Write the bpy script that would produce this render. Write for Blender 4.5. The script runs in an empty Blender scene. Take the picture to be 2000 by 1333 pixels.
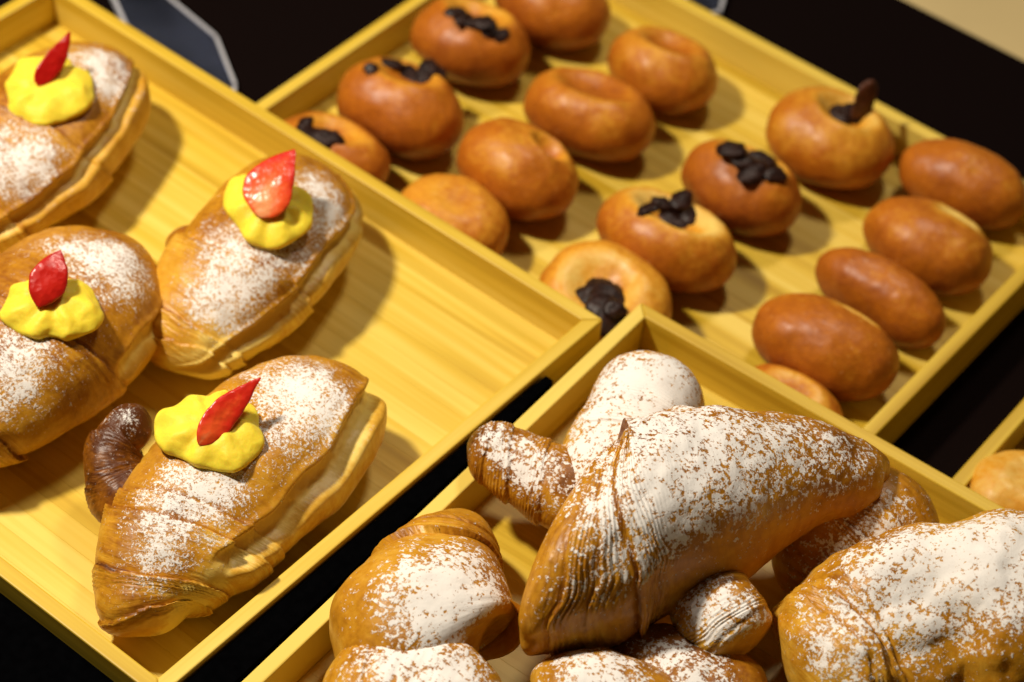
import bpy, bmesh, math, random
import numpy as np
from mathutils import Vector, Matrix

# ------------------------------------------------------------------ camera, light, exposure
sc = bpy.context.scene
FPX = 4571.27                       # focal length in pixels of the 2000 px wide photograph
CX, CY = 1000.0, 666.5
# rows: image right, image down, viewing direction, in world axes (X runs along the long tray sides)
M = np.array([[0.78347999, 0.61678955, 0.07569509],
              [0.48505185, -0.53085564, -0.69492229],
              [-0.38843764, 0.58117375, -0.71508969]])
CAM = np.array([0.4561, -0.7678, 0.95])


def un(px, py, z):
    d = M.T @ np.array([(px - CX) / FPX, (py - CY) / FPX, 1.0])
    return CAM + d * ((z - CAM[2]) / d[2])


def proj(P):
    q = (np.asarray(P) - CAM) @ M.T
    return CX + FPX * q[..., 0] / q[..., 2], CY + FPX * q[..., 1] / q[..., 2], q[..., 2]


cam_d = bpy.data.cameras.new('camera')
cam = bpy.data.objects.new('camera', cam_d)
sc.collection.objects.link(cam)
cam_d.sensor_width = 36.0
cam_d.lens = FPX / 2000 * 36
cam_d.clip_start = 0.05
cam_d.clip_end = 50
mw = Matrix.Identity(4)
for i in range(3):
    mw[i][0] = M[0][i]; mw[i][1] = -M[1][i]; mw[i][2] = -M[2][i]; mw[i][3] = CAM[i]
cam.matrix_world = mw
cam_d.dof.use_dof = True
cam_d.dof.focus_distance = 1.105
cam_d.dof.aperture_fstop = 5.8
sc.camera = cam

world = bpy.data.worlds.new('World')
sc.world = world
world.use_nodes = True
bg = world.node_tree.nodes['Background']
bg.inputs['Color'].default_value = (1.0, 0.86, 0.66, 1)
bg.inputs['Strength'].default_value = 0.022


def area_lamp(name, target, direction, dist, size, power, color):
    d = np.array(direction, float); d /= np.linalg.norm(d)
    l = bpy.data.lights.new(name, 'AREA')
    l.shape = 'DISK'; l.size = size; l.energy = power; l.color = color
    o = bpy.data.objects.new(name, l)
    sc.collection.objects.link(o)
    p = np.array(target) + d * dist
    o.location = p
    o.rotation_euler = Vector(-d).to_track_quat('-Z', 'Y').to_euler()
    return o


area_lamp('ceiling_spot', (0.03, -0.18, 0.05), (-0.62, -0.20, 1.0), 1.30, 0.13, 21.5, (1.0, 0.89, 0.74))
area_lamp('ceiling_spot', (0.0, -0.05, 0.03), (-0.15, 0.55, 1.0), 2.2, 0.35, 15, (1.0, 0.88, 0.74))

vs = sc.view_settings
vs.view_transform = 'Standard'; vs.look = 'None'; vs.exposure = 0.0; vs.gamma = 1.0
vs.use_curve_mapping = False
sc.cycles.use_denoising = True
sc.cycles.max_bounces = 6

# ------------------------------------------------------------------ helpers
rng = np.random.default_rng(7)


def vnoise(P, seed=0):
    P = np.asarray(P, float)
    i = np.floor(P).astype(np.int64); f = P - i
    f = f * f * (3 - 2 * f)

    seed = int(round(seed * 10))

    def h(x, y, z):
        n = (x * 374761393 + y * 668265263 + z * 1274126177 + seed * 974711) & 0xffffffff
        n = ((n ^ (n >> 13)) * 1103515245) & 0xffffffff
        n = (n ^ (n >> 16)) & 0xffff
        return n / 65535.0
    x, y, z = i[..., 0], i[..., 1], i[..., 2]
    fx, fy, fz = f[..., 0], f[..., 1], f[..., 2]
    c = 0
    for dx in (0, 1):
        wx = fx if dx else 1 - fx
        for dy in (0, 1):
            wy = fy if dy else 1 - fy
            for dz in (0, 1):
                wz = fz if dz else 1 - fz
                c = c + wx * wy * wz * h(x + dx, y + dy, z + dz)
    return c * 2 - 1


def fbm(P, scale, octv=3, seed=0):
    s = 0; a = 1.0; t = 0
    for k in range(octv):
        s = s + a * vnoise(np.asarray(P) * scale * 2 ** k + 17.3 * k, seed + k); t += a; a *= 0.5
    return s / t


def smooth(a, b, x):
    t = np.clip((x - a) / (b - a), 0, 1)
    return t * t * (3 - 2 * t)


def catmull(pts, n):
    P = np.asarray(pts, float)
    P = np.vstack([2 * P[0] - P[1], P, 2 * P[-1] - P[-2]])
    m = len(P) - 3
    seg = np.linalg.norm(np.diff(P[1:-1, :3], axis=0), axis=1)
    cum = np.concatenate([[0], np.cumsum(seg)]) / seg.sum()
    out = []
    for t in np.linspace(0, 1, n):
        k = min(max(np.searchsorted(cum, t, side='right') - 1, 0), m - 1)
        u = (t - cum[k]) / (cum[k + 1] - cum[k])
        p0, p1, p2, p3 = P[k:k + 4]
        out.append(0.5 * (2 * p1 + (p2 - p0) * u + (2 * p0 - 5 * p1 + 4 * p2 - p3) * u * u + (3 * p1 - p0 - 3 * p2 + p3) * u ** 3))
    return np.array(out)


def new_mesh(name, verts, faces, mat, parent=None, attrs=None, origin=(0, 0, 0), smooth_shade=True):
    me = bpy.data.meshes.new(name)
    o3 = np.array(origin, float)
    me.from_pydata((np.asarray(verts) - o3).tolist(), [], faces if isinstance(faces, list) else faces.tolist())
    for k, a in (attrs or {}).items():
        at = me.attributes.new(k, 'FLOAT', 'POINT')
        at.data.foreach_set('value', np.asarray(a, np.float32))
    if smooth_shade:
        me.polygons.foreach_set('use_smooth', [True] * len(me.polygons))
    me.update()
    o = bpy.data.objects.new(name, me)
    me.materials.append(mat)
    sc.collection.objects.link(o)
    if parent is not None:
        o.parent = parent
        # children keep world positions relative to the parent's origin
        o.location = o3 - np.array(parent.location)
    else:
        o.location = o3
    return o


def thing(name, loc, label, cat, group=None, rz=0.0):
    e = bpy.data.objects.new(name, None)
    e.empty_display_size = 0.02
    e.location = loc; e.rotation_euler = (0, 0, rz)
    sc.collection.objects.link(e)
    tag(e, label, cat, group)
    return e


def tag(o, label, cat, group=None):
    o['label'] = label; o['category'] = cat
    if group: o['group'] = group


def grid_faces(nu, nv):
    i = np.arange(nu - 1)[:, None]; j = np.arange(nv)[None, :]
    a = i * nv + j; b = i * nv + (j + 1) % nv; c = (i + 1) * nv + (j + 1) % nv; d = (i + 1) * nv + j
    return np.stack([a, d, c, b], -1).reshape(-1, 4)


def grid_normals(P):
    du = np.gradient(P, axis=0)
    dv = (np.roll(P, -1, 1) - np.roll(P, 1, 1))
    n = np.cross(dv, du)
    l = np.linalg.norm(n, axis=-1, keepdims=True)
    n = n / np.maximum(l, 1e-12)
    return n


# ------------------------------------------------------------------ materials
def mat_new(name):
    m = bpy.data.materials.new(name); m.use_nodes = True
    nt = m.node_tree
    b = nt.nodes['Principled BSDF']
    return m, nt, b


def N(nt, t, **kw):
    n = nt.nodes.new(t)
    for k, v in kw.items():
        if k.startswith('i_'):
            key = k[2:]
            key = int(key) if key.isdigit() else key.replace('_', ' ')
            n.inputs[key].default_value = v
        else:
            setattr(n, k, v)
    return n


def L(nt, a, b): nt.links.new(a, b)


def ramp(nt, stops, interp='LINEAR'):
    r = nt.nodes.new('ShaderNodeValToRGB')
    r.color_ramp.interpolation = interp
    els = r.color_ramp.elements
    while len(els) < len(stops): els.new(0.5)
    for e, (p, c) in zip(els, stops):
        e.position = p; e.color = (*c, 1) if len(c) == 3 else c
    return r


def math_node(nt, op, a, b=None, clamp=False):
    n = nt.nodes.new('ShaderNodeMath'); n.operation = op; n.use_clamp = clamp
    for k, v in enumerate((a, b)):
        if v is None: continue
        if isinstance(v, (int, float)): n.inputs[k].default_value = v
        else: nt.links.new(v, n.inputs[k])
    return n.outputs[0]


def make_bamboo(name, along):
    """Laminated bamboo: long fine fibres along local X (or Y), a little different on every piece."""
    m, nt, b = mat_new(name)
    tc = N(nt, 'ShaderNodeTexCoord'); oi = N(nt, 'ShaderNodeObjectInfo')
    add = N(nt, 'ShaderNodeVectorMath', operation='ADD')
    sclv = N(nt, 'ShaderNodeVectorMath', operation='SCALE'); sclv.inputs[3].default_value = 7.0
    comb = N(nt, 'ShaderNodeCombineXYZ')
    L(nt, oi.outputs['Random'], comb.inputs[0]); L(nt, oi.outputs['Random'], comb.inputs[1])
    L(nt, comb.outputs[0], sclv.inputs[0])
    L(nt, tc.outputs['Object'], add.inputs[0]); L(nt, sclv.outputs[0], add.inputs[1])
    mp = N(nt, 'ShaderNodeMapping')
    mp.inputs['Scale'].default_value = (5, 240, 240) if along == 'X' else (240, 5, 240)
    L(nt, add.outputs[0], mp.inputs[0])
    n1 = N(nt, 'ShaderNodeTexNoise'); n1.inputs['Scale'].default_value = 1.0; n1.inputs['Detail'].default_value = 5
    L(nt, mp.outputs[0], n1.inputs['Vector'])
    mp2 = N(nt, 'ShaderNodeMapping')
    mp2.inputs['Scale'].default_value = (3, 45, 45) if along == 'X' else (45, 3, 45)
    L(nt, add.outputs[0], mp2.inputs[0])
    n2 = N(nt, 'ShaderNodeTexNoise'); n2.inputs['Scale'].default_value = 1.0; n2.inputs['Detail'].default_value = 3
    L(nt, mp2.outputs[0], n2.inputs['Vector'])
    v = math_node(nt, 'ADD', math_node(nt, 'MULTIPLY', n1.outputs['Fac'], 0.45), math_node(nt, 'MULTIPLY', math_node(nt, 'SUBTRACT', n2.outputs['Fac'], 0.06), 0.90))
    v = math_node(nt, 'ADD', v, math_node(nt, 'MULTIPLY', math_node(nt, 'SUBTRACT', oi.outputs['Random'], 0.5), 0.22))
    r = ramp(nt, [(0.34, (0.46, 0.272, 0.010)), (0.56, (0.65, 0.435, 0.036)), (0.78, (0.77, 0.57, 0.105))])
    L(nt, v, r.inputs[0]); L(nt, r.outputs[0], b.inputs['Base Color'])
    b.inputs['Roughness'].default_value = 0.42
    b.inputs['Specular IOR Level'].default_value = 0.4
    bp = N(nt, 'ShaderNodeBump'); bp.inputs['Strength'].default_value = 0.12; bp.inputs['Distance'].default_value = 0.0006
    L(nt, n1.outputs['Fac'], bp.inputs['Height']); L(nt, bp.outputs[0], b.inputs['Normal'])
    return m


def make_crust(name, stops, rough=0.42, sugar=True, grain=1.0, coat=0.0, spots=False, mottle=0.42, soft=0.08):
    """Baked crust. Vertex value 'bake' runs from raw pale crumb to dark crust, 'sugar' is how much icing sugar lies there."""
    m, nt, b = mat_new(name)
    tc = N(nt, 'ShaderNodeTexCoord'); oi = N(nt, 'ShaderNodeObjectInfo')
    off = N(nt, 'ShaderNodeVectorMath', operation='ADD')
    comb = N(nt, 'ShaderNodeCombineXYZ'); L(nt, oi.outputs['Random'], comb.inputs[0]); L(nt, oi.outputs['Random'], comb.inputs[2])
    L(nt, tc.outputs['Object'], off.inputs[0]); L(nt, comb.outputs[0], off.inputs[1])
    co = off.outputs[0]
    bake = N(nt, 'ShaderNodeAttribute', attribute_name='bake').outputs['Fac']

    def noise(scale, detail, rough_=0.55):
        n = N(nt, 'ShaderNodeTexNoise'); n.inputs['Scale'].default_value = scale
        n.inputs['Detail'].default_value = detail; n.inputs['Roughness'].default_value = rough_
        L(nt, co, n.inputs['Vector']); return n.outputs['Fac']
    nA = noise(60, 4); nB = noise(260, 3)
    v = math_node(nt, 'ADD', bake, math_node(nt, 'MULTIPLY', math_node(nt, 'SUBTRACT', nA, 0.5), mottle))
    v = math_node(nt, 'ADD', v, math_node(nt, 'MULTIPLY', math_node(nt, 'SUBTRACT', nB, 0.5), mottle * 0.9))
    if sugar:      # thin baked dough sheets seen edge-on where a layer ends
        lc = N(nt, 'ShaderNodeCombineXYZ')
        L(nt, N(nt, 'ShaderNodeAttribute', attribute_name='lam_u').outputs['Fac'], lc.inputs[0])
        L(nt, N(nt, 'ShaderNodeAttribute', attribute_name='lam_v').outputs['Fac'], lc.inputs[1])
        L(nt, oi.outputs['Random'], lc.inputs[2])
        ln = N(nt, 'ShaderNodeTexNoise'); ln.inputs['Scale'].default_value = 1.0; ln.inputs['Detail'].default_value = 2.5; ln.inputs['Roughness'].default_value = 0.6
        L(nt, lc.outputs[0], ln.inputs['Vector'])
        lw = N(nt, 'ShaderNodeAttribute', attribute_name='lam').outputs['Fac']
        lay = math_node(nt, 'MULTIPLY', math_node(nt, 'SUBTRACT', ln.outputs['Fac'], 0.5), lw)
        v = math_node(nt, 'ADD', v, math_node(nt, 'MULTIPLY', lay, 1.5))
    r = ramp(nt, stops); L(nt, v, r.inputs[0])
    col = r.outputs[0]
    bh = math_node(nt, 'ADD', math_node(nt, 'MULTIPLY', nA, 0.5), math_node(nt, 'MULTIPLY', nB, 0.6))
    if sugar: bh = math_node(nt, 'ADD', bh, math_node(nt, 'MULTIPLY', lay, 2.2))
    b.inputs['Roughness'].default_value = rough; b.inputs['Specular IOR Level'].default_value = 0.35
    if spots:
        nS = noise(420, 2)
        sp = N(nt, 'ShaderNodeMapRange'); sp.inputs[1].default_value = 0.66; sp.inputs[2].default_value = 0.74
        L(nt, nS, sp.inputs[0])
        mx = N(nt, 'ShaderNodeMix', data_type='RGBA'); mx.inputs[7].default_value = (0.72, 0.36, 0.12, 1)
        L(nt, math_node(nt, 'MULTIPLY', sp.outputs[0], 0.45), mx.inputs[0]); L(nt, col, mx.inputs[6]); col = mx.outputs[2]
    if sugar:
        su = N(nt, 'ShaderNodeAttribute', attribute_name='sugar').outputs['Fac']
        g1 = noise(520 * grain, 2, 0.6); g2 = noise(1250 * grain, 2, 0.6); g3 = noise(110, 2)
        g = math_node(nt, 'ADD', math_node(nt, 'MULTIPLY', g1, 0.6), math_node(nt, 'MULTIPLY', g2, 0.4))
        g = math_node(nt, 'ADD', g, math_node(nt, 'MULTIPLY', math_node(nt, 'SUBTRACT', g3, 0.5), 0.30))
        # more sugar -> lower threshold
        th = math_node(nt, 'SUBTRACT', 0.715, math_node(nt, 'MULTIPLY', su, 0.335))
        mk = N(nt, 'ShaderNodeMapRange', interpolation_type='SMOOTHSTEP')
        mk.inputs[1].default_value = -soft; mk.inputs[2].default_value = soft
        L(nt, math_node(nt, 'SUBTRACT', g, th), mk.inputs[0])
        mask = math_node(nt, 'MULTIPLY', mk.outputs[0], 0.93)
        mx = N(nt, 'ShaderNodeMix', data_type='RGBA'); mx.inputs[7].default_value = (0.86, 0.84, 0.80, 1)
        L(nt, mask, mx.inputs[0]); L(nt, col, mx.inputs[6]); col = mx.outputs[2]
        L(nt, math_node(nt, 'ADD', rough, math_node(nt, 'MULTIPLY', mask, 0.9 - rough)), b.inputs['Roughness'])
        L(nt, math_node(nt, 'SUBTRACT', 0.32, math_node(nt, 'MULTIPLY', mask, 0.27)), b.inputs['Specular IOR Level'])
        bh = math_node(nt, 'ADD', bh, math_node(nt, 'MULTIPLY', mask, 0.45))
    L(nt, col, b.inputs['Base Color'])
    bp = N(nt, 'ShaderNodeBump'); bp.inputs['Strength'].default_value = 0.55; bp.inputs['Distance'].default_value = 0.0009
    L(nt, bh, bp.inputs['Height']); L(nt, bp.outputs[0], b.inputs['Normal'])
    b.inputs['Coat Weight'].default_value = coat; b.inputs['Coat Roughness'].default_value = 0.3
    return m


def make_plain(name, color, rough, var=0.0, scale=80, bump=0.0, spec=0.5, sss=0.0):
    m, nt, b = mat_new(name)
    tc = N(nt, 'ShaderNodeTexCoord')
    n = N(nt, 'ShaderNodeTexNoise'); n.inputs['Scale'].default_value = scale; n.inputs['Detail'].default_value = 4
    L(nt, tc.outputs['Object'], n.inputs['Vector'])
    c0 = tuple(max(0, c * (1 - var)) for c in color); c1 = tuple(min(1, c * (1 + var)) for c in color)
    r = ramp(nt, [(0.3, c0), (0.7, c1)]); L(nt, n.outputs['Fac'], r.inputs[0]); L(nt, r.outputs[0], b.inputs['Base Color'])
    b.inputs['Roughness'].default_value = rough; b.inputs['Specular IOR Level'].default_value = spec
    if bump:
        bp = N(nt, 'ShaderNodeBump'); bp.inputs['Strength'].default_value = 0.6; bp.inputs['Distance'].default_value = bump
        L(nt, n.outputs['Fac'], bp.inputs['Height']); L(nt, bp.outputs[0], b.inputs['Normal'])
    if sss:
        b.inputs['Subsurface Weight'].default_value = sss
        b.inputs['Subsurface Radius'].default_value = (1.0, 0.6, 0.2); b.inputs['Subsurface Scale'].default_value = 0.004
    return m


BAMBOO_X = make_bamboo('bamboo_along', 'X')
BAMBOO_Y = make_bamboo('bamboo_across', 'Y')
CROISSANT = make_crust('croissant_crust', [(0.0, (0.84, 0.62, 0.15)), (0.22, (0.70, 0.40, 0.045)), (0.5, (0.52, 0.235, 0.012)),
                                           (0.75, (0.29, 0.098, 0.005)), (1.0, (0.085, 0.022, 0.002))], rough=0.40, grain=1.15, soft=0.08)
HEAP = make_crust('heap_croissant_crust', [(0.0, (0.80, 0.60, 0.20)), (0.22, (0.70, 0.40, 0.045)), (0.5, (0.51, 0.225, 0.011)),
                                           (0.75, (0.27, 0.092, 0.004)), (1.0, (0.07, 0.018, 0.002))], rough=0.38, grain=0.74, soft=0.05)
BUN = make_crust('bun_crust', [(0.0, (0.80, 0.56, 0.14)), (0.3, (0.68, 0.31, 0.022)), (0.55, (0.46, 0.135, 0.006)),
                               (0.8, (0.30, 0.072, 0.006)), (1.0, (0.14, 0.028, 0.003))], rough=0.46, sugar=False, coat=0.10, spots=True, mottle=0.40)
CREAM = make_plain('custard', (0.88, 0.69, 0.050), 0.50, 0.10, 140, 0.0016, 0.22, 0.5)
CHOC = make_plain('chocolate', (0.018, 0.0060, 0.0035), 0.45, 0.7, 260, 0.0008, 0.25)
CHOC_SHARD = make_plain('brown_chocolate', (0.085, 0.026, 0.010), 0.5, 0.4, 260, 0.0006, 0.3)
CLOTH = make_plain('black_cloth', (0.0036, 0.0013, 0.0010), 0.9, 0.45, 900, 0.0004, 0.05)
BLACK = make_plain('black_board', (0.0010, 0.0010, 0.0012), 0.9, 0.3, 200, 0.0002, 0.0)
COUNTER = make_plain('cream_counter', (0.56, 0.43, 0.20), 0.35, 0.10, 6, 0.0, 0.5)


def make_berry():
    m, nt, b = mat_new('strawberry_flesh')
    at = N(nt, 'ShaderNodeAttribute', attribute_name='flesh').outputs['Fac']
    tc = N(nt, 'ShaderNodeTexCoord')
    n = N(nt, 'ShaderNodeTexNoise'); n.inputs['Scale'].default_value = 220; n.inputs['Detail'].default_value = 3
    L(nt, tc.outputs['Object'], n.inputs['Vector'])
    v = math_node(nt, 'ADD', at, math_node(nt, 'MULTIPLY', math_node(nt, 'SUBTRACT', n.outputs['Fac'], 0.5), 0.35))
    r = ramp(nt, [(0.0, (0.42, 0.006, 0.004)), (0.45, (0.62, 0.022, 0.008)), (0.75, (0.78, 0.10, 0.018)), (1.0, (0.82, 0.32, 0.12))])
    L(nt, v, r.inputs[0]); L(nt, r.outputs[0], b.inputs['Base Color'])
    b.inputs['Roughness'].default_value = 0.30
    b.inputs['Subsurface Weight'].default_value = 0.15; b.inputs['Subsurface Scale'].default_value = 0.003
    vo = N(nt, 'ShaderNodeTexVoronoi'); vo.inputs['Scale'].default_value = 330; L(nt, tc.outputs['Object'], vo.inputs['Vector'])
    bp = N(nt, 'ShaderNodeBump'); bp.inputs['Strength'].default_value = 0.35; bp.inputs['Distance'].default_value = 0.0008
    L(nt, vo.outputs['Distance'], bp.inputs['Height']); L(nt, bp.outputs[0], b.inputs['Normal'])
    return m


BERRY = make_berry()


def make_acrylic(name, trans, rough, col):
    m, nt, b = mat_new(name)
    n = N(nt, 'ShaderNodeTexNoise'); n.inputs['Scale'].default_value = 14
    tc = N(nt, 'ShaderNodeTexCoord'); L(nt, tc.outputs['Object'], n.inputs['Vector'])
    r = ramp(nt, [(0.35, (rough,) * 3), (0.7, (rough * 2.2,) * 3)]); L(nt, n.outputs['Fac'], r.inputs[0]); L(nt, r.outputs[0], b.inputs['Roughness'])
    r2 = ramp(nt, [(0.35, (trans,) * 3), (0.7, (min(1, trans + 0.06),) * 3)]); L(nt, n.outputs['Fac'], r2.inputs[0]); L(nt, r2.outputs[0], b.inputs['Transmission Weight'])
    b.inputs['Base Color'].default_value = (*col, 1); b.inputs['IOR'].default_value = 1.49
    return m


ACRYLIC = make_acrylic('clear_acrylic', 0.95, 0.10, (0.50, 0.58, 0.85))
ACRYLIC_EDGE = make_acrylic('frosted_acrylic_edge', 0.35, 0.35, (0.62, 0.62, 0.66))


# ------------------------------------------------------------------ setting
def box(name, x0, x1, y0, y1, z0, z1, mat, parent=None, bev=0.0, origin=None):
    v = np.array([[x, y, z] for x in (x0, x1) for y in (y0, y1) for z in (z0, z1)])
    f = [[0, 1, 3, 2], [4, 6, 7, 5], [0, 4, 5, 1], [2, 3, 7, 6], [0, 2, 6, 4], [1, 5, 7, 3]]
    o = new_mesh(name, v, f, mat, parent, None, origin if origin is not None else (0, 0, 0), False)
    if bev:
        md = o.modifiers.new('bevel', 'BEVEL'); md.width = bev; md.segments = 2
    return o


cn = box('counter', -3, 3, -2.0, 3, -0.06, -0.004, COUNTER); cn['kind'] = 'structure'
tc_ = box('table_cover', -2.6, 2.6, -1.6, 0.436, -0.0035, 0.0, CLOTH); tc_['kind'] = 'structure'


# ------------------------------------------------------------------ trays
TL, TW, TH, TT, TF = 0.426, 0.334, 0.031, 0.0082, 0.0055


def tray(corner, rz, z0, lx, ly, label):
    """corner = world point of the tray's (+X,+Y) outer corner; it runs lx towards -X and ly towards -Y."""
    t = thing('bamboo_tray', (corner[0], corner[1], z0), label, 'tray', 'bamboo serving trays', rz)
    x0, y0 = -lx, -ly
    g = 0.00008

    def wall(pts, mat):
        v = [(x, y, 0) for x, y in pts] + [(x, y, TH) for x, y in pts]
        o = new_mesh('wall', np.array(v), [[3, 2, 1, 0], [4, 5, 6, 7], [0, 1, 5, 4], [1, 2, 6, 5], [2, 3, 7, 6], [3, 0, 4, 7]], mat, t, None, (0, 0, 0), False)
        o.location = (0, 0, 0)
        md = o.modifiers.new('bevel', 'BEVEL'); md.width = 0.0009; md.segments = 2
        return o
    T = TT
    wall([(x0 + g, y0), (-g, y0), (-T - g, y0 + T), (x0 + T + g, y0 + T)], BAMBOO_X)
    wall([(-g, 0), (x0 + g, 0), (x0 + T + g, -T), (-T - g, -T)], BAMBOO_X)
    wall([(x0, -g), (x0, y0 + g), (x0 + T, y0 + T + g), (x0 + T, -T - g)], BAMBOO_Y)
    wall([(0, y0 + g), (0, -g), (-T, -T - g), (-T, y0 + T + g)], BAMBOO_Y)
    n = 24 if lx > ly else 19
    w = (ly - 2 * T) / n
    me0 = None
    for k in range(n):
        a = y0 + T + k * w
        if me0 is None:
            s = box('floor_strip', x0 + T + 0.0002, -T - 0.0002, -w / 2 + 0.00002, w / 2 - 0.00002, 0.0008, TF, BAMBOO_X, t)
            md = s.modifiers.new('bevel', 'BEVEL'); md.width = 0.00008; md.segments = 1
            me0 = s
        else:
            s = me0.copy(); sc.collection.objects.link(s); s.parent = t
        s.location = (0, a + w / 2, 0)
    return t


ZA = 0.031
RA = math.radians(-0.97)
RB = math.radians(-0.5)
tray((0.0, 0.0), RA, ZA, TL, TW, 'bamboo tray holding four cream and strawberry croissants')
tray((0.1475, 0.2955), RB, 0.0, TL, TW, 'bamboo tray full of round glazed buns, partly under two other trays')
RC = math.radians(1.55)
cc = np.array([0.0074, 0.0247]); cc = cc + TW * np.array([math.cos(RC), math.sin(RC)])
tray(cc, RC, ZA, TW, TL, 'bamboo tray heaped with sugar dusted croissants')
tray((0.1925 + TL, 0.300), 0.0, 0.0, TL, TW, 'bamboo tray with yellow pastry, beside the tray of buns')
FA = ZA + TF
FB = TF

# black riser under the two upper trays
rs = thing('display_riser', (0, -0.2, 0), 'black riser block carrying the croissant trays', 'riser')
box('block', -0.46, 0.40, -0.46, -0.050, 0.0004, ZA - 0.0006, BLACK, rs, 0.001)
v = np.array([[-0.50, -0.3285, 0], [-0.012, -0.3368, 0], [-0.012, -0.42, 0], [-0.50, -0.42, 0]], float)
vv = np.vstack([v + [0, 0, ZA - 0.0002], v + [0, 0, ZA + 0.0228]])
QF = [[0, 1, 2, 3], [7, 6, 5, 4], [1, 0, 4, 5], [2, 1, 5, 6], [3, 2, 6, 7], [0, 3, 7, 4]]
new_mesh('added_side_cover', vv, QF, BLACK, rs, None, (0, 0, 0), False)  # added black slab that hides the lower outer wall and keeps it dark
# thin black strip added between both trays, keeps the unlit outer walls black
v = np.array([[0.0012, -0.052, 0], [0.0062, -0.052, 0], [0.0140, -0.345, 0], [-0.0040, -0.345, 0]], float)
vv = np.vstack([v + [0, 0, ZA - 0.0002], v + [0, 0, ZA + 0.0285]])
new_mesh('gap_shade_strip', vv, [[0, 1, 2, 3], [7, 6, 5, 4], [1, 0, 4, 5], [2, 1, 5, 6], [3, 2, 6, 7], [0, 3, 7, 4]], BLACK, rs, None, (0, 0, 0), False)


# ------------------------------------------------------------------ croissants
def pick(V, px, py, rad=7):
    x, y, d = proj(V)
    k = np.hypot(x - px, y - py)
    c = np.where(k < rad)[0]
    if len(c) == 0: return int(np.argmin(k))
    return int(c[np.argmin(d[c])])


class Body:
    pass


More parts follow.
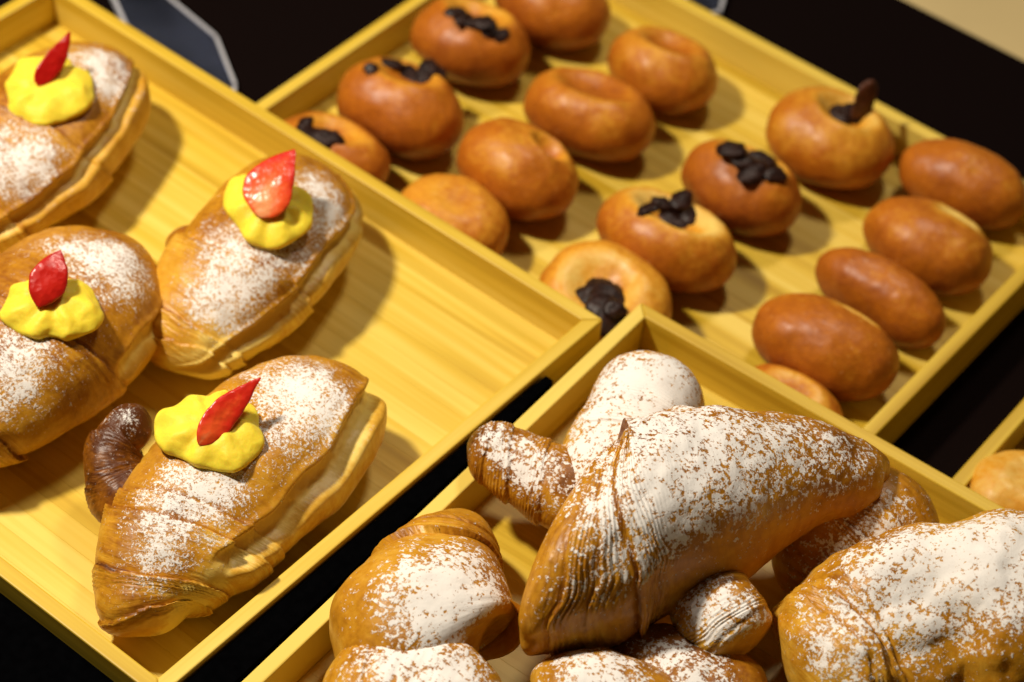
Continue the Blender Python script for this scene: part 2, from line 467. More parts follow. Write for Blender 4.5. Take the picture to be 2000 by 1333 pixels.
def sweep(nodes, nu=240, nv=160, edges=(), groove=None, flat=None, lump=0.0022, seed=0, sq=0.92, bot=0.8,
          bake0=0.5, patches=(), pales=(), sugar_all=0.0, wrinkle=0.0005, tipdark=0.0, cap0=None, cap1=None, shear0=0.0):
    """nodes: (px, py, z, half width, half height): a spine point given by where it shows in the photo and its height."""
    pts = []
    for (px, py, z, hw, hh) in nodes:
        p = un(px, py, z); pts.append([*p, hw, hh])
    S = catmull(pts, nu)
    C = S[:, :3]; hw = np.maximum(S[:, 3], 0.0004); hh = np.maximum(S[:, 4], 0.0004)
    T = np.gradient(C, axis=0); T /= np.linalg.norm(T, axis=1, keepdims=True)
    side = np.cross(T, [0, 0, 1.0]); side /= np.linalg.norm(side, axis=1, keepdims=True)
    up = np.cross(side, T)
    # round the ends off
    t = np.linspace(0, 1, nu)
    L_ = np.linalg.norm(np.diff(C, axis=0), axis=1).sum()
    e0 = np.clip(t / (cap0 or min(0.22, pts[0][3] * 0.9 / L_ + 0.005)), 0, 1); e1 = np.clip((1 - t) / (cap1 or min(0.22, pts[-1][3] * 0.9 / L_ + 0.005)), 0, 1)
    cap = np.sqrt(np.clip(1 - (1 - e0) ** 2, 0, 1)) * np.sqrt(np.clip(1 - (1 - e1) ** 2, 0, 1))
    hw = hw * cap; hh = hh * cap
    a = np.linspace(0, 2 * math.pi, nv, endpoint=False)
    ca, sa = np.cos(a), np.sin(a)
    ex = np.sign(ca) * np.abs(ca) ** sq; ez = np.sign(sa) * np.abs(sa) ** sq
    ez = np.where(ez < 0, ez * bot, ez)
    P = C[:, None] + side[:, None] * (hw[:, None] * ex)[..., None] + up[:, None] * (hh[:, None] * ez)[..., None]
    R0 = P - C[:, None]
    rad = np.linalg.norm(R0, axis=-1); Nn = R0 / np.maximum(rad, 1e-9)[..., None]
    tt = t[:, None] + 0 * a[None]; aa = a[None] + 0 * tt
    size = np.minimum(1, rad / 0.012)
    disp = (lump * 2.0 * fbm(P + seed, 16, 2, seed + 2) + lump * fbm(P + seed, 42, 3, seed)) * size
    bake = np.full(tt.shape, bake0 + 0.02) + 0.27 * fbm(P + 3.3, 26, 3, seed + 5)
    crease = np.zeros(tt.shape)
    lamw = np.full(tt.shape, 0.14) + 0.35 * smooth(0.18, 0.05, tt) + 0.35 * smooth(0.84, 0.95, tt)
    for (t0, k1, k2, h, direction) in edges:
        # a rolled-up layer ends along this line; the layer on one side lies over the other
        wob = 0.028 * fbm(np.stack([np.cos(aa) * 1.5, np.sin(aa) * 1.5, tt * 0 + t0 * 9], -1), 1.0, 3, seed + 11)
        hs = min(1.0, h / 0.0020) ** 1.3
        h = h * np.clip(0.75 + 0.9 * fbm(np.stack([np.cos(aa) * 1.3, np.sin(aa) * 1.3, tt * 0 + t0 * 23], -1), 1.0, 2, seed + 13), 0.1, 1.4)
        d = (tt - (t0 + k1 * np.cos(aa) + k2 * np.sin(aa) + wob)) * L_ * direction      # metres; d<0 is the upper layer
        upper = np.where(d < 0, np.exp(d / 0.020), 0)
        edge_s = smooth(0.0012, -0.0002, d)
        disp = disp + h * size * (np.where(d < 0, upper, 0) * edge_s - 0.55 * np.where(d > 0, np.exp(-d / 0.006), 0))
        lam = np.exp(-np.abs(d + 0.004) / 0.004)
        disp = disp + 0.00045 * size * lam * np.sin(d * 2 * math.pi / 0.0017 + 5 * fbm(P, 60, 2, seed + 3))
        bake = bake + 0.20 * hs * np.exp(-((d - 0.0006) / 0.0011) ** 2) - 0.10 * hs * lam * (0.5 + 0.5 * np.sin(d * 2 * math.pi / 0.0026))
        lamw = np.maximum(lamw, (0.35 + 0.5 * hs) * np.where(d < 0, np.exp(d / 0.009), np.exp(-d / 0.005)))
        crease = np.maximum(crease, 0.8 * hs * np.exp(-((d - 0.0012) / 0.0013) ** 2))
    if groove:
        g0, gw, gd, t_in, t_out = groove
        ang = (aa + math.pi) % (2 * math.pi) - math.pi
        wob = 0.32 * fbm(np.stack([tt * 5, tt * 0, tt * 0], -1), 1.0, 3, seed + 21)
        dg = ang - (g0 + wob)
        m = smooth(t_in - 0.03, t_in + 0.04, tt) * smooth(t_out + 0.03, t_out - 0.04, tt)
        gg = np.exp(-(dg / gw) ** 4) * m
        disp = disp - gd * gg + 0.0016 * gg * fbm(P, 150, 3, seed + 8) + 0.0018 * m * np.exp(-((dg - gw * 1.25) / (gw * 0.4)) ** 2)
        disp = disp + gd * 0.9 * m * smooth(-gw * 0.7, -gw * 1.5, dg) * smooth(-1.5, -0.6, dg)
        bake = bake - 0.16 * m * smooth(gw * 0.5, -gw, dg)
        bake = bake - 0.58 * gg - 0.08 * m * np.exp(-((dg + gw * 1.6) / (gw * 0.8)) ** 2)
        crease = np.maximum(crease, np.minimum(gg * 2, 1) * 1.33)
    # fine stretch wrinkles running round the roll
    disp = disp + wrinkle * size * smooth(-.1, .5, fbm(P + 2.2, 28, 2, seed + 33)) * fbm(np.stack([tt * L_ * 420, np.cos(aa) * 2.0, np.sin(aa) * 2.0], -1), 1.0, 2, seed + 31)
    bake = bake + 0.05 * fbm(np.stack([tt * L_ * 380, np.cos(aa) * 2.0, np.sin(aa) * 2.0], -1), 1.0, 2, seed + 31)
    if tipdark:
        bake = bake + tipdark * (smooth(0.12, 0.0, tt) + smooth(0.88, 1.0, tt))
    P = P + Nn * disp[..., None]
    if shear0:
        sh = -shear0 * smooth(0.55, 0.0, tt) * np.sum((P - C[:, None]) * (side - 0.15 * up)[:, None], -1)
        P = P + T[:, None] * sh[..., None]
    if flat is not None:
        z = P[..., 2]; k = 0.004
        lowest = flat + 0.0004
        P[..., 2] = np.where(z < lowest + k, lowest + k * np.exp(np.clip((z - lowest - k) / k, -30, 0)) * 1.0, z)
    nrm = grid_normals(P)
    if np.mean(np.sum(nrm * Nn, -1)) < 0: nrm = -nrm
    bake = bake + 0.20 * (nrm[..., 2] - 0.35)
    B = Body()
    V = P.reshape(-1, 3)
    cov = np.zeros(len(V)) + sugar_all
    nz = nrm[..., 2].reshape(-1)
    jit = 0.006 * np.stack([fbm(V + 9.1, 70, 2, seed + 41), fbm(V + 4.7, 70, 2, seed + 42), fbm(V + 1.7, 70, 2, seed + 43)], -1)
    for (px, py, r_px, s) in patches:
        k = pick(V, px, py)
        r = r_px / FPX * proj(V[k])[2]
        d = np.linalg.norm(V + jit - V[k], axis=1)
        cov = cov + 0.92 * s * np.exp(-(d / (1.12 * r)) ** 1.9)
    bk = bake.reshape(-1)
    for (px, py, r_px, s) in pales:
        k = pick(V, px, py)
        r = r_px / FPX * proj(V[k])[2]
        bk = bk - s * np.exp(-(np.linalg.norm(V + jit - V[k], axis=1) / r) ** 2.2)
    bake = bk
    cov = (1.12 * (1 - np.exp(-1.25 * np.clip(cov, 0, 9)))) * smooth(-0.25, 0.6, nz) * np.clip(1 - 0.75 * crease.reshape(-1), 0, 1)
    wv = 0.004 * fbm(P + 6.6, 35, 2, seed + 51)
    lamw = lamw * smooth(0.0, cap0 or 0.05, tt) * smooth(1.0, 1 - (cap1 or 0.05), tt)
    B.lam = (lamw * np.clip(0.8 + 0.7 * fbm(P + 8.8, 40, 2, seed + 53), 0.1, 1.4)).reshape(-1)
    B.lam_u = ((tt * L_ + wv + 0.006 * np.sin(aa)) * 620).reshape(-1); B.lam_v = (np.abs(aa - math.pi) * 1.3).reshape(-1)
    B.V = V; B.nrm = nrm.reshape(-1, 3); B.bake = bake.reshape(-1); B.sugar = cov
    # faces, end fans
    F = grid_faces(nu, nv)
    B.F = F.tolist()
    n = len(V)
    B.V = np.vstack([V, P[0].mean(0), P[-1].mean(0)])
    for arr in ('bake', 'sugar', 'lam', 'lam_u', 'lam_v'):
        q = getattr(B, arr); setattr(B, arr, np.concatenate([q, [q[:nv].mean(), q[-nv:].mean()]]))
    B.nrm = np.vstack([B.nrm, -T[0], T[-1]])
    for j in range(nv):
        B.F.append([n, j, (j + 1) % nv]); B.F.append([n + 1, (nu - 1) * nv + (j + 1) % nv, (nu - 1) * nv + j])
    return B


def add_body(B, name, parent, mat=CROISSANT):
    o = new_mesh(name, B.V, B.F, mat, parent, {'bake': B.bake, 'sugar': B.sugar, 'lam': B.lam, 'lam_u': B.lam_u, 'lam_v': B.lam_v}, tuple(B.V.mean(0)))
    bm = bmesh.new(); bm.from_mesh(o.data); bmesh.ops.recalc_face_normals(bm, faces=bm.faces); bm.to_mesh(o.data); bm.free()
    return o


def basis(n, yaw_dir):
    n = n / np.linalg.norm(n)
    x = np.array(yaw_dir, float); x = x - n * (x @ n); x /= np.linalg.norm(x)
    return x, np.cross(n, x), n


def cream_mesh(center, n, r, h, lobes, seed, parent, stretch=1.0, yaw=0.0):
    """A piped rosette: fluted rim, swirl rising to the middle."""
    nr, na = 46, 144
    x, y, z = basis(n, (1, 0, 0))
    rr = np.linspace(0, 1, nr)[:, None]; a = np.linspace(0, 2 * math.pi, na, endpoint=False)[None]
    ph = a * lobes + 2.2 * rr + seed + 0.9 * np.sin(a + 3 * seed) + 0.5 * np.sin(a * 2 + seed)
    wob = 0.08 * np.sin(a * 2 + seed) + 0.06 * np.sin(a * 3 + 2 * seed)
    flute = 0.5 + 0.5 * np.cos(ph)
    R = r * (1 + wob) * (1 - 0.065 * (1 - flute)) * np.where(rr < 0.78, rr / 0.78, 1 + 0.03 * np.sin((rr - 0.78) / 0.22 * math.pi) - 0.10 * ((rr - 0.78) / 0.22) ** 2)
    prof = np.where(rr < 0.78, 1 - 0.75 * (rr / 0.78) ** 3.4, 0.25 * (1 - (rr - 0.78) / 0.22) - 0.25 * ((rr - 0.78) / 0.22))
    Z = h * prof + 0.0020 * (flute - 0.5) * smooth(0.1, 0.6, rr) * smooth(1.0, 0.8, rr)
    P = np.array(center) + x * (R * np.cos(a) * stretch)[..., None] + y * (R * np.sin(a))[..., None] + z * Z[..., None]
    P = P + 0.0013 * np.stack([fbm(P + k * 5, 110, 2, seed + k) for k in range(3)], -1) * smooth(0, 0.2, rr)[..., None]
    V = P.reshape(-1, 3)
    o = new_mesh('custard_rosette', V, grid_faces(nr, na), CREAM, parent, None, tuple(center))
    bm = bmesh.new(); bm.from_mesh(o.data)
    bmesh.ops.remove_doubles(bm, verts=bm.verts, dist=1e-6)
    bmesh.ops.recalc_face_normals(bm, faces=bm.faces); bm.to_mesh(o.data); bm.free()
    return o


def berry_mesh(base_px, tip_px, zb, zt, width, thick, face_dir, parent, flesh=0.3, skew=0.0, belly=0.35):
    """A lengthwise strawberry slice: leaf shaped, rounded skin side and a flat cut side."""
    a = un(*base_px, zb); b = un(*tip_px, zt)
    ax = b - a; Ln = np.linalg.norm(ax); ax /= Ln
    fd = np.array(face_dir, float); fd = fd - ax * (fd @ ax); fd /= np.linalg.norm(fd)
    sd = np.cross(fd, ax)
    nu, nv = 50, 40
    t = np.linspace(0, 1, nu)
    w = width * np.power(np.sin(np.pi * np.clip(t, 0, 1) ** (0.5 + belly * 0.55)), 0.75) * (1 - 0.35 * t)
    w = np.maximum(w, 0.0003)
    v = np.linspace(0, 2 * math.pi, nv, endpoint=False)
    P = np.zeros((nu, nv, 3)); fl = np.zeros((nu, nv))
    for i in range(nu):
        c = a + ax * (Ln * t[i]) + sd * (skew * math.sin(math.pi * t[i])) + fd * 0.0015 * math.sin(math.pi * t[i])
        s = np.sin(v); cz = np.cos(v)
        out = np.where(s > 0, 0.35 * s ** 0.6, -np.abs(s) ** 1.0)       # front nearly flat, back rounded
        P[i] = c + sd * (w[i] * cz)[:, None] + fd * (thick * min(1, w[i] / width * 1.4) * out)[:, None]
        fl[i] = np.where(s > 0, flesh + 0.35 * (1 - np.abs(cz)) * flesh / 0.3 * 0.6, 0.02) * (1.35 - 0.9 * t[i])
    P += 0.0006 * np.stack([fbm(P + k * 3, 160, 2, 60 + k) for k in range(3)], -1)
    V = P.reshape(-1, 3); F = grid_faces(nu, nv).tolist(); n = len(V)
    V = np.vstack([V, P[0].mean(0), P[-1].mean(0)])
    for j in range(nv):
        F.append([n, j, (j + 1) % nv]); F.append([n + 1, (nu - 1) * nv + (j + 1) % nv, (nu - 1) * nv + j])
    fl = np.concatenate([fl.reshape(-1), [flesh, 0.1]])
    o = new_mesh('strawberry_slice', V, F, BERRY, parent, {'flesh': fl}, tuple(V.mean(0)))
    bm = bmesh.new(); bm.from_mesh(o.data); bmesh.ops.recalc_face_normals(bm, faces=bm.faces); bm.to_mesh(o.data); bm.free()
    return o


def base_point(B, z):
    c = B.V.mean(0); return (c[0], c[1], z)


def cream_croissant(label, body_kw, cream, berry, nub=None, nub_kw=None):
    B = sweep(**body_kw)
    t = thing('cream_croissant', base_point(B, FA), label, 'croissant', 'cream croissants on the left tray')
    add_body(B, 'body', t)
    if nub:
        Bn = sweep(nub, nu=110, nv=90, **(nub_kw or {}))
        add_body(Bn, 'horn_tip', t)
    px, py, r, h, lobes, seed, stretch, tilt = cream
    k = pick(B.V, px, py)
    n = B.nrm[k] * (1 - tilt) + np.array([0, 0, 1.0]) * tilt
    n /= np.linalg.norm(n)
    cream_mesh(B.V[k] - n * 0.001, n, r, h, lobes, seed, t, stretch)
    zc = B.V[k][2]
    bpx, tpx, dzb, dzt, w, th, fd, fl, skew, belly = berry
    berry_mesh(bpx, tpx, zc + dzb, zc + dzt, w, th, fd, t, fl, skew, belly)
    return t


toCam = -M[2]

# front croissant of the left tray, curled dark tip beside the custard
cream_croissant('cream croissant with a dark curled tip beside its custard, on a bamboo tray',
    dict(nodes=[(307, 1240, FA + .014, .012, .012), (298, 1178, FA + .020, 0.0260, 0.0199), (338, 1084, FA + .027, 0.0372, 0.0285), (440, 958, FA + .031, 0.0418, 0.0323), (546, 864, FA + .031, 0.0418, 0.0323), (617, 797, FA + .028, 0.0335, 0.0285), (648, 752, FA + .022, .016, .016)],
         nu=300, nv=200, edges=[(0.30, 0.03, -0.05, .0030, 1), (0.155, 0.02, -0.03, .0022, 1), (0.07, 0.02, -.02, .0018, 1), (0.36, 0.03, -0.05, .0012, 1)],
         groove=(0.52, .19, .0050, .22, .97), flat=FA, seed=3, bake0=.43,
         patches=[(370, 975, 85, 1.0), (300, 1010, 40, .5), (430, 930, 60, .7), (310, 1090, 45, .75), (560, 750, 90, 1.0), (620, 770, 70, .9), (560, 860, 60, .45), (280, 1150, 60, .3)],
         pales=[(370, 1190, 50, .6), (340, 1240, 40, .5), (420, 1140, 40, .5), (690, 860, 40, .3)]),
    cream=(412, 838, 0.0260, .010, 8, 1.3, 1.0, .5),
    berry=((388, 868), (508, 738), .008, .020, .0085, .004, (0.5, -0.6, 0.7), .40, .001, .5),
    nub=[(300, 1015, FA + .022, .012, .014), (232, 962, FA + .026, .0145, .015), (218, 892, FA + .034, .0145, .015), (250, 846, FA + .040, .0145, .0145), (292, 845, FA + .044, .0110, .011)],
    nub_kw=dict(bake0=.82, seed=19, lump=.003, edges=[(.45, .05, .03, .0014, 1), (.7, .05, .03, .0012, 1)], patches=[(255, 808, 30, .5)], sugar_all=.1))

cream_croissant('cream croissant with a broad upright strawberry slice, next to the tray side',
    dict(nodes=[(302, 712, FA + .013, .016, .012), (348, 658, FA + .020, 0.0307, 0.0209), (428, 580, FA + .027, 0.0381, 0.0285), (512, 490, FA + .031, 0.0409, 0.0314), (568, 408, FA + .029, 0.0372, 0.0294), (586, 348, FA + .023, 0.0186, 0.0181)],
         nu=280, nv=190, edges=[(0.43, 0.03, -0.06, .0032, 1), (0.16, 0.03, -0.03, .0018, 1), (0.09, .03, -.03, .0016, 1)],
         groove=(0.34, .14, .0042, .03, .98), flat=FA, seed=8, bake0=.40,
         patches=[(455, 575, 70, .85), (410, 600, 40, .5), (500, 500, 70, .7), (620, 370, 70, .9), (430, 470, 50, .5), (590, 480, 60, .55), (650, 420, 40, .5)],
         pales=[(420, 700, 60, .55), (350, 725, 40, .5), (520, 660, 40, .35)]),
    cream=(527, 405, 0.0249, .010, 7, 2.1, 1.0, .5),
    berry=((508, 425), (575, 292), .009, .026, .0155, .005, (0.3, -0.7, 0.6), .55, .003, .5),
    nub=[(405, 507, FA + .026, .012, .012), (365, 484, FA + .026, .012, .012), (344, 492, FA + .018, .008, .009)],
    nub_kw=dict(bake0=.65, seed=23, sugar_all=.15))

cream_croissant('plump cream croissant with a smooth brown flank and short strawberry wedge',
    dict(nodes=[(-188, 816, FA + .020, 0.0242, 0.0171), (-104, 791, FA + .027, 0.0418, 0.0266), (2, 722, FA + .033, 0.0502, 0.0342), (96, 644, FA + .034, 0.0502, 0.0351), (168, 558, FA + .030, 0.0418, 0.0314), (198, 488, FA + .022, 0.0186, 0.0181)],
         nu=280, nv=190, edges=[(0.47, 0.02, -0.05, .0030, 1), (0.18, .03, -.04, .002, 1)],
         groove=(0.10, .14, .003, .50, .98), flat=FA, seed=12, bake0=.48,
         patches=[(220, 500, 75, 1.0), (190, 500, 60, .6), (40, 690, 85, 1.0), (20, 760, 50, .5), (245, 570, 40, .3), (75, 480, 40, .4)]),
    cream=(105, 595, 0.0238, .010, 7, .4, 1.0, .45),
    berry=((75, 600), (118, 490), .010, .022, .0115, .006, (0.5, -0.5, 0.6), .10, .0, .9))

cream_croissant('cream croissant with a thin pointed dark red strawberry slice, on a bamboo tray',
    dict(nodes=[(-172, 415, FA + .018, 0.0242, 0.0152), (-98, 400, FA + .024, 0.0391, 0.0247), (-2, 336, FA + .030, 0.0437, 0.0314), (82, 268, FA + .032, 0.0446, 0.0333), (152, 192, FA + .030, 0.0400, 0.0304), (184, 128, FA + .022, 0.0195, 0.0181)],
         nu=280, nv=190, edges=[(0.48, 0.02, -0.05, .0030, 1), (0.2, .03, -.04, .002, 1)],
         groove=(0.45, .12, .0040, .05, .98), flat=FA, seed=15, bake0=.48,
         patches=[(190, 120, 75, .9), (225, 170, 50, .5), (30, 300, 80, 1.0), (60, 340, 40, .4)]),
    cream=(92, 172, 0.0270, .010, 7, 3.0, 1.0, .5),
    berry=((72, 165), (138, 62), .010, .024, .0070, .003, (0.6, -0.3, 0.5), .02, -.001, .5))


# ---- sugar dusted croissants of the right tray
def sugar_croissant(label, parts):
    """parts: list of (part name, sweep arguments)"""
    t = None
    for nm, kw in parts:
        kw['patches'] = [(a_, b_, c_, 0.82 * d_) for (a_, b_, c_, d_) in kw.get('patches', ())]
        B = sweep(**kw)
        if t is None:
            t = thing('sugared_croissant', base_point(B, FA if kw.get('flat') else float(B.V[:, 2].min())), label, 'croissant', 'sugar dusted croissants heaped on a tray')
        add_body(B, nm, t, HEAP)
    return t


sugar_croissant('large sugared croissant lying across the top of the heap', [('body', dict(
    nodes=[(1066, 1092, FA + .062, .0330, .031), (1126, 1066, FA + .066, .0385, .038), (1200, 1035, FA + .068, .0425, .0435), (1262, 1000, FA + .070, .0445, .045),
           (1350, 973, FA + .070, .0435, .0435), (1500, 945, FA + .068, .0335, .0335), (1620, 930, FA + .064, .0255, .0255), (1700, 925, FA + .060, .0175, .0175), (1736, 935, FA + .058, .011, .011)],
    nu=420, nv=280, cap0=.08, shear0=1.08, edges=[(.17, .07, .0, .0032, -1), (.09, .03, .0, .0010, -1), (.13, .05, .0, .0010, -1), (.205, .07, .0, .0006, -1)],
    seed=31, bake0=.50, bot=1.0, lump=.0032, wrinkle=.0004, sugar_all=.16,
    patches=[(1300, 840, 150, .95), (1450, 850, 120, .6), (1225, 960, 100, .75), (1330, 950, 110, .4), (1580, 880, 100, .45), (1680, 900, 70, .35), (1215, 1100, 100, .5), (1440, 980, 100, .2), (1070, 1080, 70, -.2), (1080, 1190, 50, .2), (1250, 1060, 90, .2)],
    pales=[(1180, 900, 50, .15), (1110, 960, 40, .15)]))])

sugar_croissant('thickly sugared croissant with a brown horn poking over the tray side', [
    ('body', dict(nodes=[(1290, 738, FA + .034, .022, .022), (1272, 778, FA + .036, .029, .030), (1242, 850, FA + .036, .0320, .034), (1212, 930, FA + .034, .033, .033), (1190, 1010, FA + .030, .029, .028), (1185, 1060, FA + .026, .014, .014)],
                  nu=260, nv=200, flat=FA, seed=37, bake0=.42, lump=.0018, edges=[(.48, .02, -.04, .0008, 1), (.62, .02, -.04, .0006, 1)], sugar_all=.15,
                  patches=[(1260, 740, 120, 1.15), (1230, 800, 110, 1.1), (1330, 770, 80, .9), (1150, 860, 50, .3), (1110, 930, 60, .7), (1160, 930, 60, .5), (1090, 980, 50, .5)])),
    ('horn', dict(nodes=[(1170, 985, FA + .034, .020, .020), (1090, 950, FA + .036, .0180, .018), (1020, 915, FA + .038, .0168, .0168), (960, 880, FA + .040, .0158, .0158), (916, 858, FA + .042, .0100, .010)],
                  nu=180, nv=130, seed=41, bake0=.60, lump=.0030, edges=[(.40, .08, .05, .0009, -1), (.66, .10, .05, .0010, -1), (.82, .06, .04, .0006, -1)],
                  patches=[(1000, 870, 55, .55), (960, 860, 40, .35), (1050, 940, 60, .6), (1040, 900, 50, .5)], pales=[(1085, 990, 35, .35)], sugar_all=.22, tipdark=.22))])

sugar_croissant('sugared croissant with bare brown shoulder beside the tray side', [('body', dict(
    nodes=[(922, 1022, FA + .018, .012, .012), (900, 1068, FA + .025, .0215, .020), (872, 1122, FA + .031, .0315, .028), (848, 1178, FA + .035, .0400, .034), (836, 1236, FA + .036, .0460, .037), (862, 1296, FA + .032, .044, .034), (905, 1335, FA + .028, .026, .024)],
    nu=280, nv=210, flat=FA, seed=45, bake0=.47, lump=.0020, shear0=.45, edges=[(.36, .12, .06, .0024, 1), (.24, .10, .06, .0009, 1), (.30, .11, .06, .0006, 1)], sugar_all=.08,
    patches=[(890, 1130, 105, 1.05), (840, 1150, 80, .75), (950, 1190, 80, .7), (910, 1070, 50, .5), (820, 1200, 60, .4), (970, 1260, 60, .5), (900, 1230, 60, .4)],
    pales=[(760, 1100, 70, .12), (840, 1030, 50, .1)]))])

sugar_croissant('sugared croissant tucked below the brown shouldered one', [('body', dict(
    nodes=[(650, 1395, FA + .022, .018, .016), (695, 1388, FA + .028, .030, .028), (780, 1400, FA + .032, .038, .034), (880, 1440, FA + .032, .038, .034), (960, 1490, FA + .026, .028, .026)],
    nu=200, nv=150, flat=FA, seed=49, bake0=.46, lump=.003, edges=[(.25, .05, .03, .0010, 1)], sugar_all=.1,
    patches=[(800, 1280, 90, 1.0), (880, 1310, 80, 1.0), (740, 1290, 50, .5)]))])

sugar_croissant('small sugared croissant end below the large top croissant', [('body', dict(
    nodes=[(1060, 1390, FA + .030, .018, .016), (1100, 1370, FA + .034, .024, .022), (1170, 1385, FA + .034, .028, .026), (1260, 1430, FA + .032, .028, .026), (1320, 1470, FA + .028, .016, .016)],
    nu=180, nv=140, flat=FA, seed=53, bake0=.46, lump=.003, sugar_all=.12, patches=[(1130, 1290, 70, 1.0), (1200, 1310, 60, .9)]))])

sugar_croissant('sugared croissant in the shade whose blunt horn sticks out under the top croissant', [
    ('body', dict(nodes=[(1180, 1290, FA + .020, .016, .016), (1240, 1330, FA + .024, .030, .026), (1330, 1375, FA + .026, .034, .028), (1420, 1410, FA + .024, .032, .026), (1480, 1450, FA + .020, .018, .018)],
                  nu=180, nv=140, flat=FA, seed=57, bake0=.55, lump=.003, patches=[(1300, 1280, 90, .8), (1370, 1300, 60, .6)])),
    ('horn', dict(nodes=[(1375, 1090, FA + .046, .0175, .018), (1388, 1145, FA + .048, .0190, .019), (1405, 1200, FA + .048, .0215, .021), (1428, 1246, FA + .046, .0225, .021), (1450, 1280, FA + .044, .0185, .017)],
                  nu=180, nv=140, seed=61, bake0=.46, lump=.0032, cap1=.10, edges=[(.50, .10, .05, .0004, 1), (.78, .09, .06, .0009, 1)],
                  patches=[(1380, 1190, 70, .6), (1430, 1250, 70, .8), (1480, 1230, 40, .6), (1400, 1250, 60, .5)], sugar_all=.16))])

sugar_croissant('sugared croissant showing past the pointed tip of the top one', [('body', dict(
    nodes=[(1530, 1150, FA + .020, .018, .016), (1590, 1105, FA + .024, .024, .022), (1665, 1045, FA + .029, .030, .028), (1722, 1002, FA + .029, .031, .029), (1752, 980, FA + .026, .022, .020)],
    nu=220, nv=170, flat=FA, seed=65, bake0=.40, lump=.003, edges=[(.40, .05, .03, .0008, 1), (.55, .05, .03, .0010, 1)], sugar_all=.15,
    patches=[(1760, 1020, 60, .7), (1700, 1060, 60, .7), (1620, 1110, 60, .8)]))])

sugar_croissant('big broad croissant thick with sugar at the open end of the heap', [('body', dict(
    nodes=[(1575, 1390, FA + .032, .024, .024), (1640, 1335, FA + .040, .040, .038), (1730, 1255, FA + .046, .0475, .046), (1825, 1235, FA + .047, .0450, .044), (1930, 1235, FA + .048, .0515, .050), (2030, 1235, FA + .048, .0520, .050), (2150, 1250, FA + .044, .044, .042), (2230, 1280, FA + .036, .02, .02)],
    nu=320, nv=240, seed=69, bake0=.44, lump=.0055, bot=1.0, edges=[(.135, -.04, .05, .0034, 1), (.10, -.04, .05, .0014, 1), (.165, -.04, .05, .0012, 1)], sugar_all=.2,
    patches=[(1750, 1130, 110, .85), (1880, 1080, 110, .95), (1980, 1060, 110, .95), (1800, 1180, 70, .25), (1950, 1140, 90, .2), (1620, 1300, 70, .9), (1650, 1200, 60, .4)]))])


# ------------------------------------------------------------------ buns
def bun_mesh(px, py, a, b, h, yaw, tilt=(0, 0), dent=0.006, dent_r=0.45, zc=None, seed=0, bake0=.52, slit=None, pale=0.25, asp=1.0, doff=(0, 0), coat_dark=0.0):
    """Round bun: a rolled-in top with a dimple, slightly lumpy, flattened where it sits."""
    nu, nv = 90, 120
    th = np.linspace(0.0005, math.pi - 0.0005, nu)[:, None]; ph = np.linspace(0, 2 * math.pi, nv, endpoint=False)[None]
    st, ct = np.sin(th), np.cos(th)
    e = 0.94
    D = np.stack([st * np.cos(ph), st * np.sin(ph), ct + 0 * ph], -1)
    X = a * np.sign(D[..., 0]) * np.abs(D[..., 0]) ** e
    Y = b * np.sign(D[..., 1]) * np.abs(D[..., 1]) ** e
    Z = h * np.sign(ct) * np.abs(ct) ** 0.9 + 0 * ph
    P = np.stack([X, Y, Z], -1)
    rd = np.sqrt(((X - doff[0]) / (a * dent_r)) ** 2 + ((Y - doff[1]) / (b * dent_r * asp)) ** 2)
    top = smooth(0.0, 0.3, ct + 0 * ph)
    dd = np.exp(-rd ** 3.2) * top
    ring = np.exp(-((rd - 1.25) / 0.45) ** 2) * top
    P[..., 2] -= dent * dd
    P[..., 2] += 0.10 * dent * ring
    bake = bake0 + 0.04 + 0.14 * fbm(P + seed, 45, 3, seed) + 0 * rd
    bake = bake + coat_dark * dd * (0.6 + 0.8 * fbm(P + seed, 90, 2, seed + 6))
    bake = bake - pale * np.exp(-((rd - 1.0) / 0.42) ** 2) * top
    bake = bake + 0.30 * smooth(0.35, -0.75, ct + 0 * ph)        # shade towards the underside, painted in as darker crust
    if slit:
        (sx, sy, sl, sw, sd) = slit
        q = np.exp(-((X - sx) / sl) ** 4 - ((Y - sy) / sw) ** 2) * smooth(-0.2, 0.2, ct + 0 * ph)
        P[..., 2] -= sd * q; bake = bake - 0.55 * np.exp(-((X - sx) / (sl * 1.1)) ** 4 - ((Y - sy) / (sw * 1.8)) ** 2) * smooth(-0.2, 0.2, ct + 0 * ph)
    nn = D
    P = P + nn * (0.0032 * fbm(P + seed * 2.1, 30, 2, seed + 3))[..., None] + nn * (0.0008 * fbm(P + seed, 110, 3, seed + 4))[..., None]
    R = (Matrix.Rotation(yaw, 3, 'Z') @ Matrix.Rotation(tilt[1], 3, 'Y') @ Matrix.Rotation(tilt[0], 3, 'X'))
    R = np.array(R)
    P = P @ R.T
    zmin = P[..., 2].min()
    flat = 0.06 * (P[..., 2].max() - zmin)
    if zc is None: zc = FB - zmin - flat
    c = un(px, py, zc)
    P = P + c
    k = 0.0035; low = FB + 0.0003
    P[..., 2] = np.where(P[..., 2] < low + k, low + k * np.exp(np.clip((P[..., 2] - low - k) / k, -30, 0)), P[..., 2])
    return P.reshape(-1, 3), grid_faces(nu, nv), bake.reshape(-1), c, R


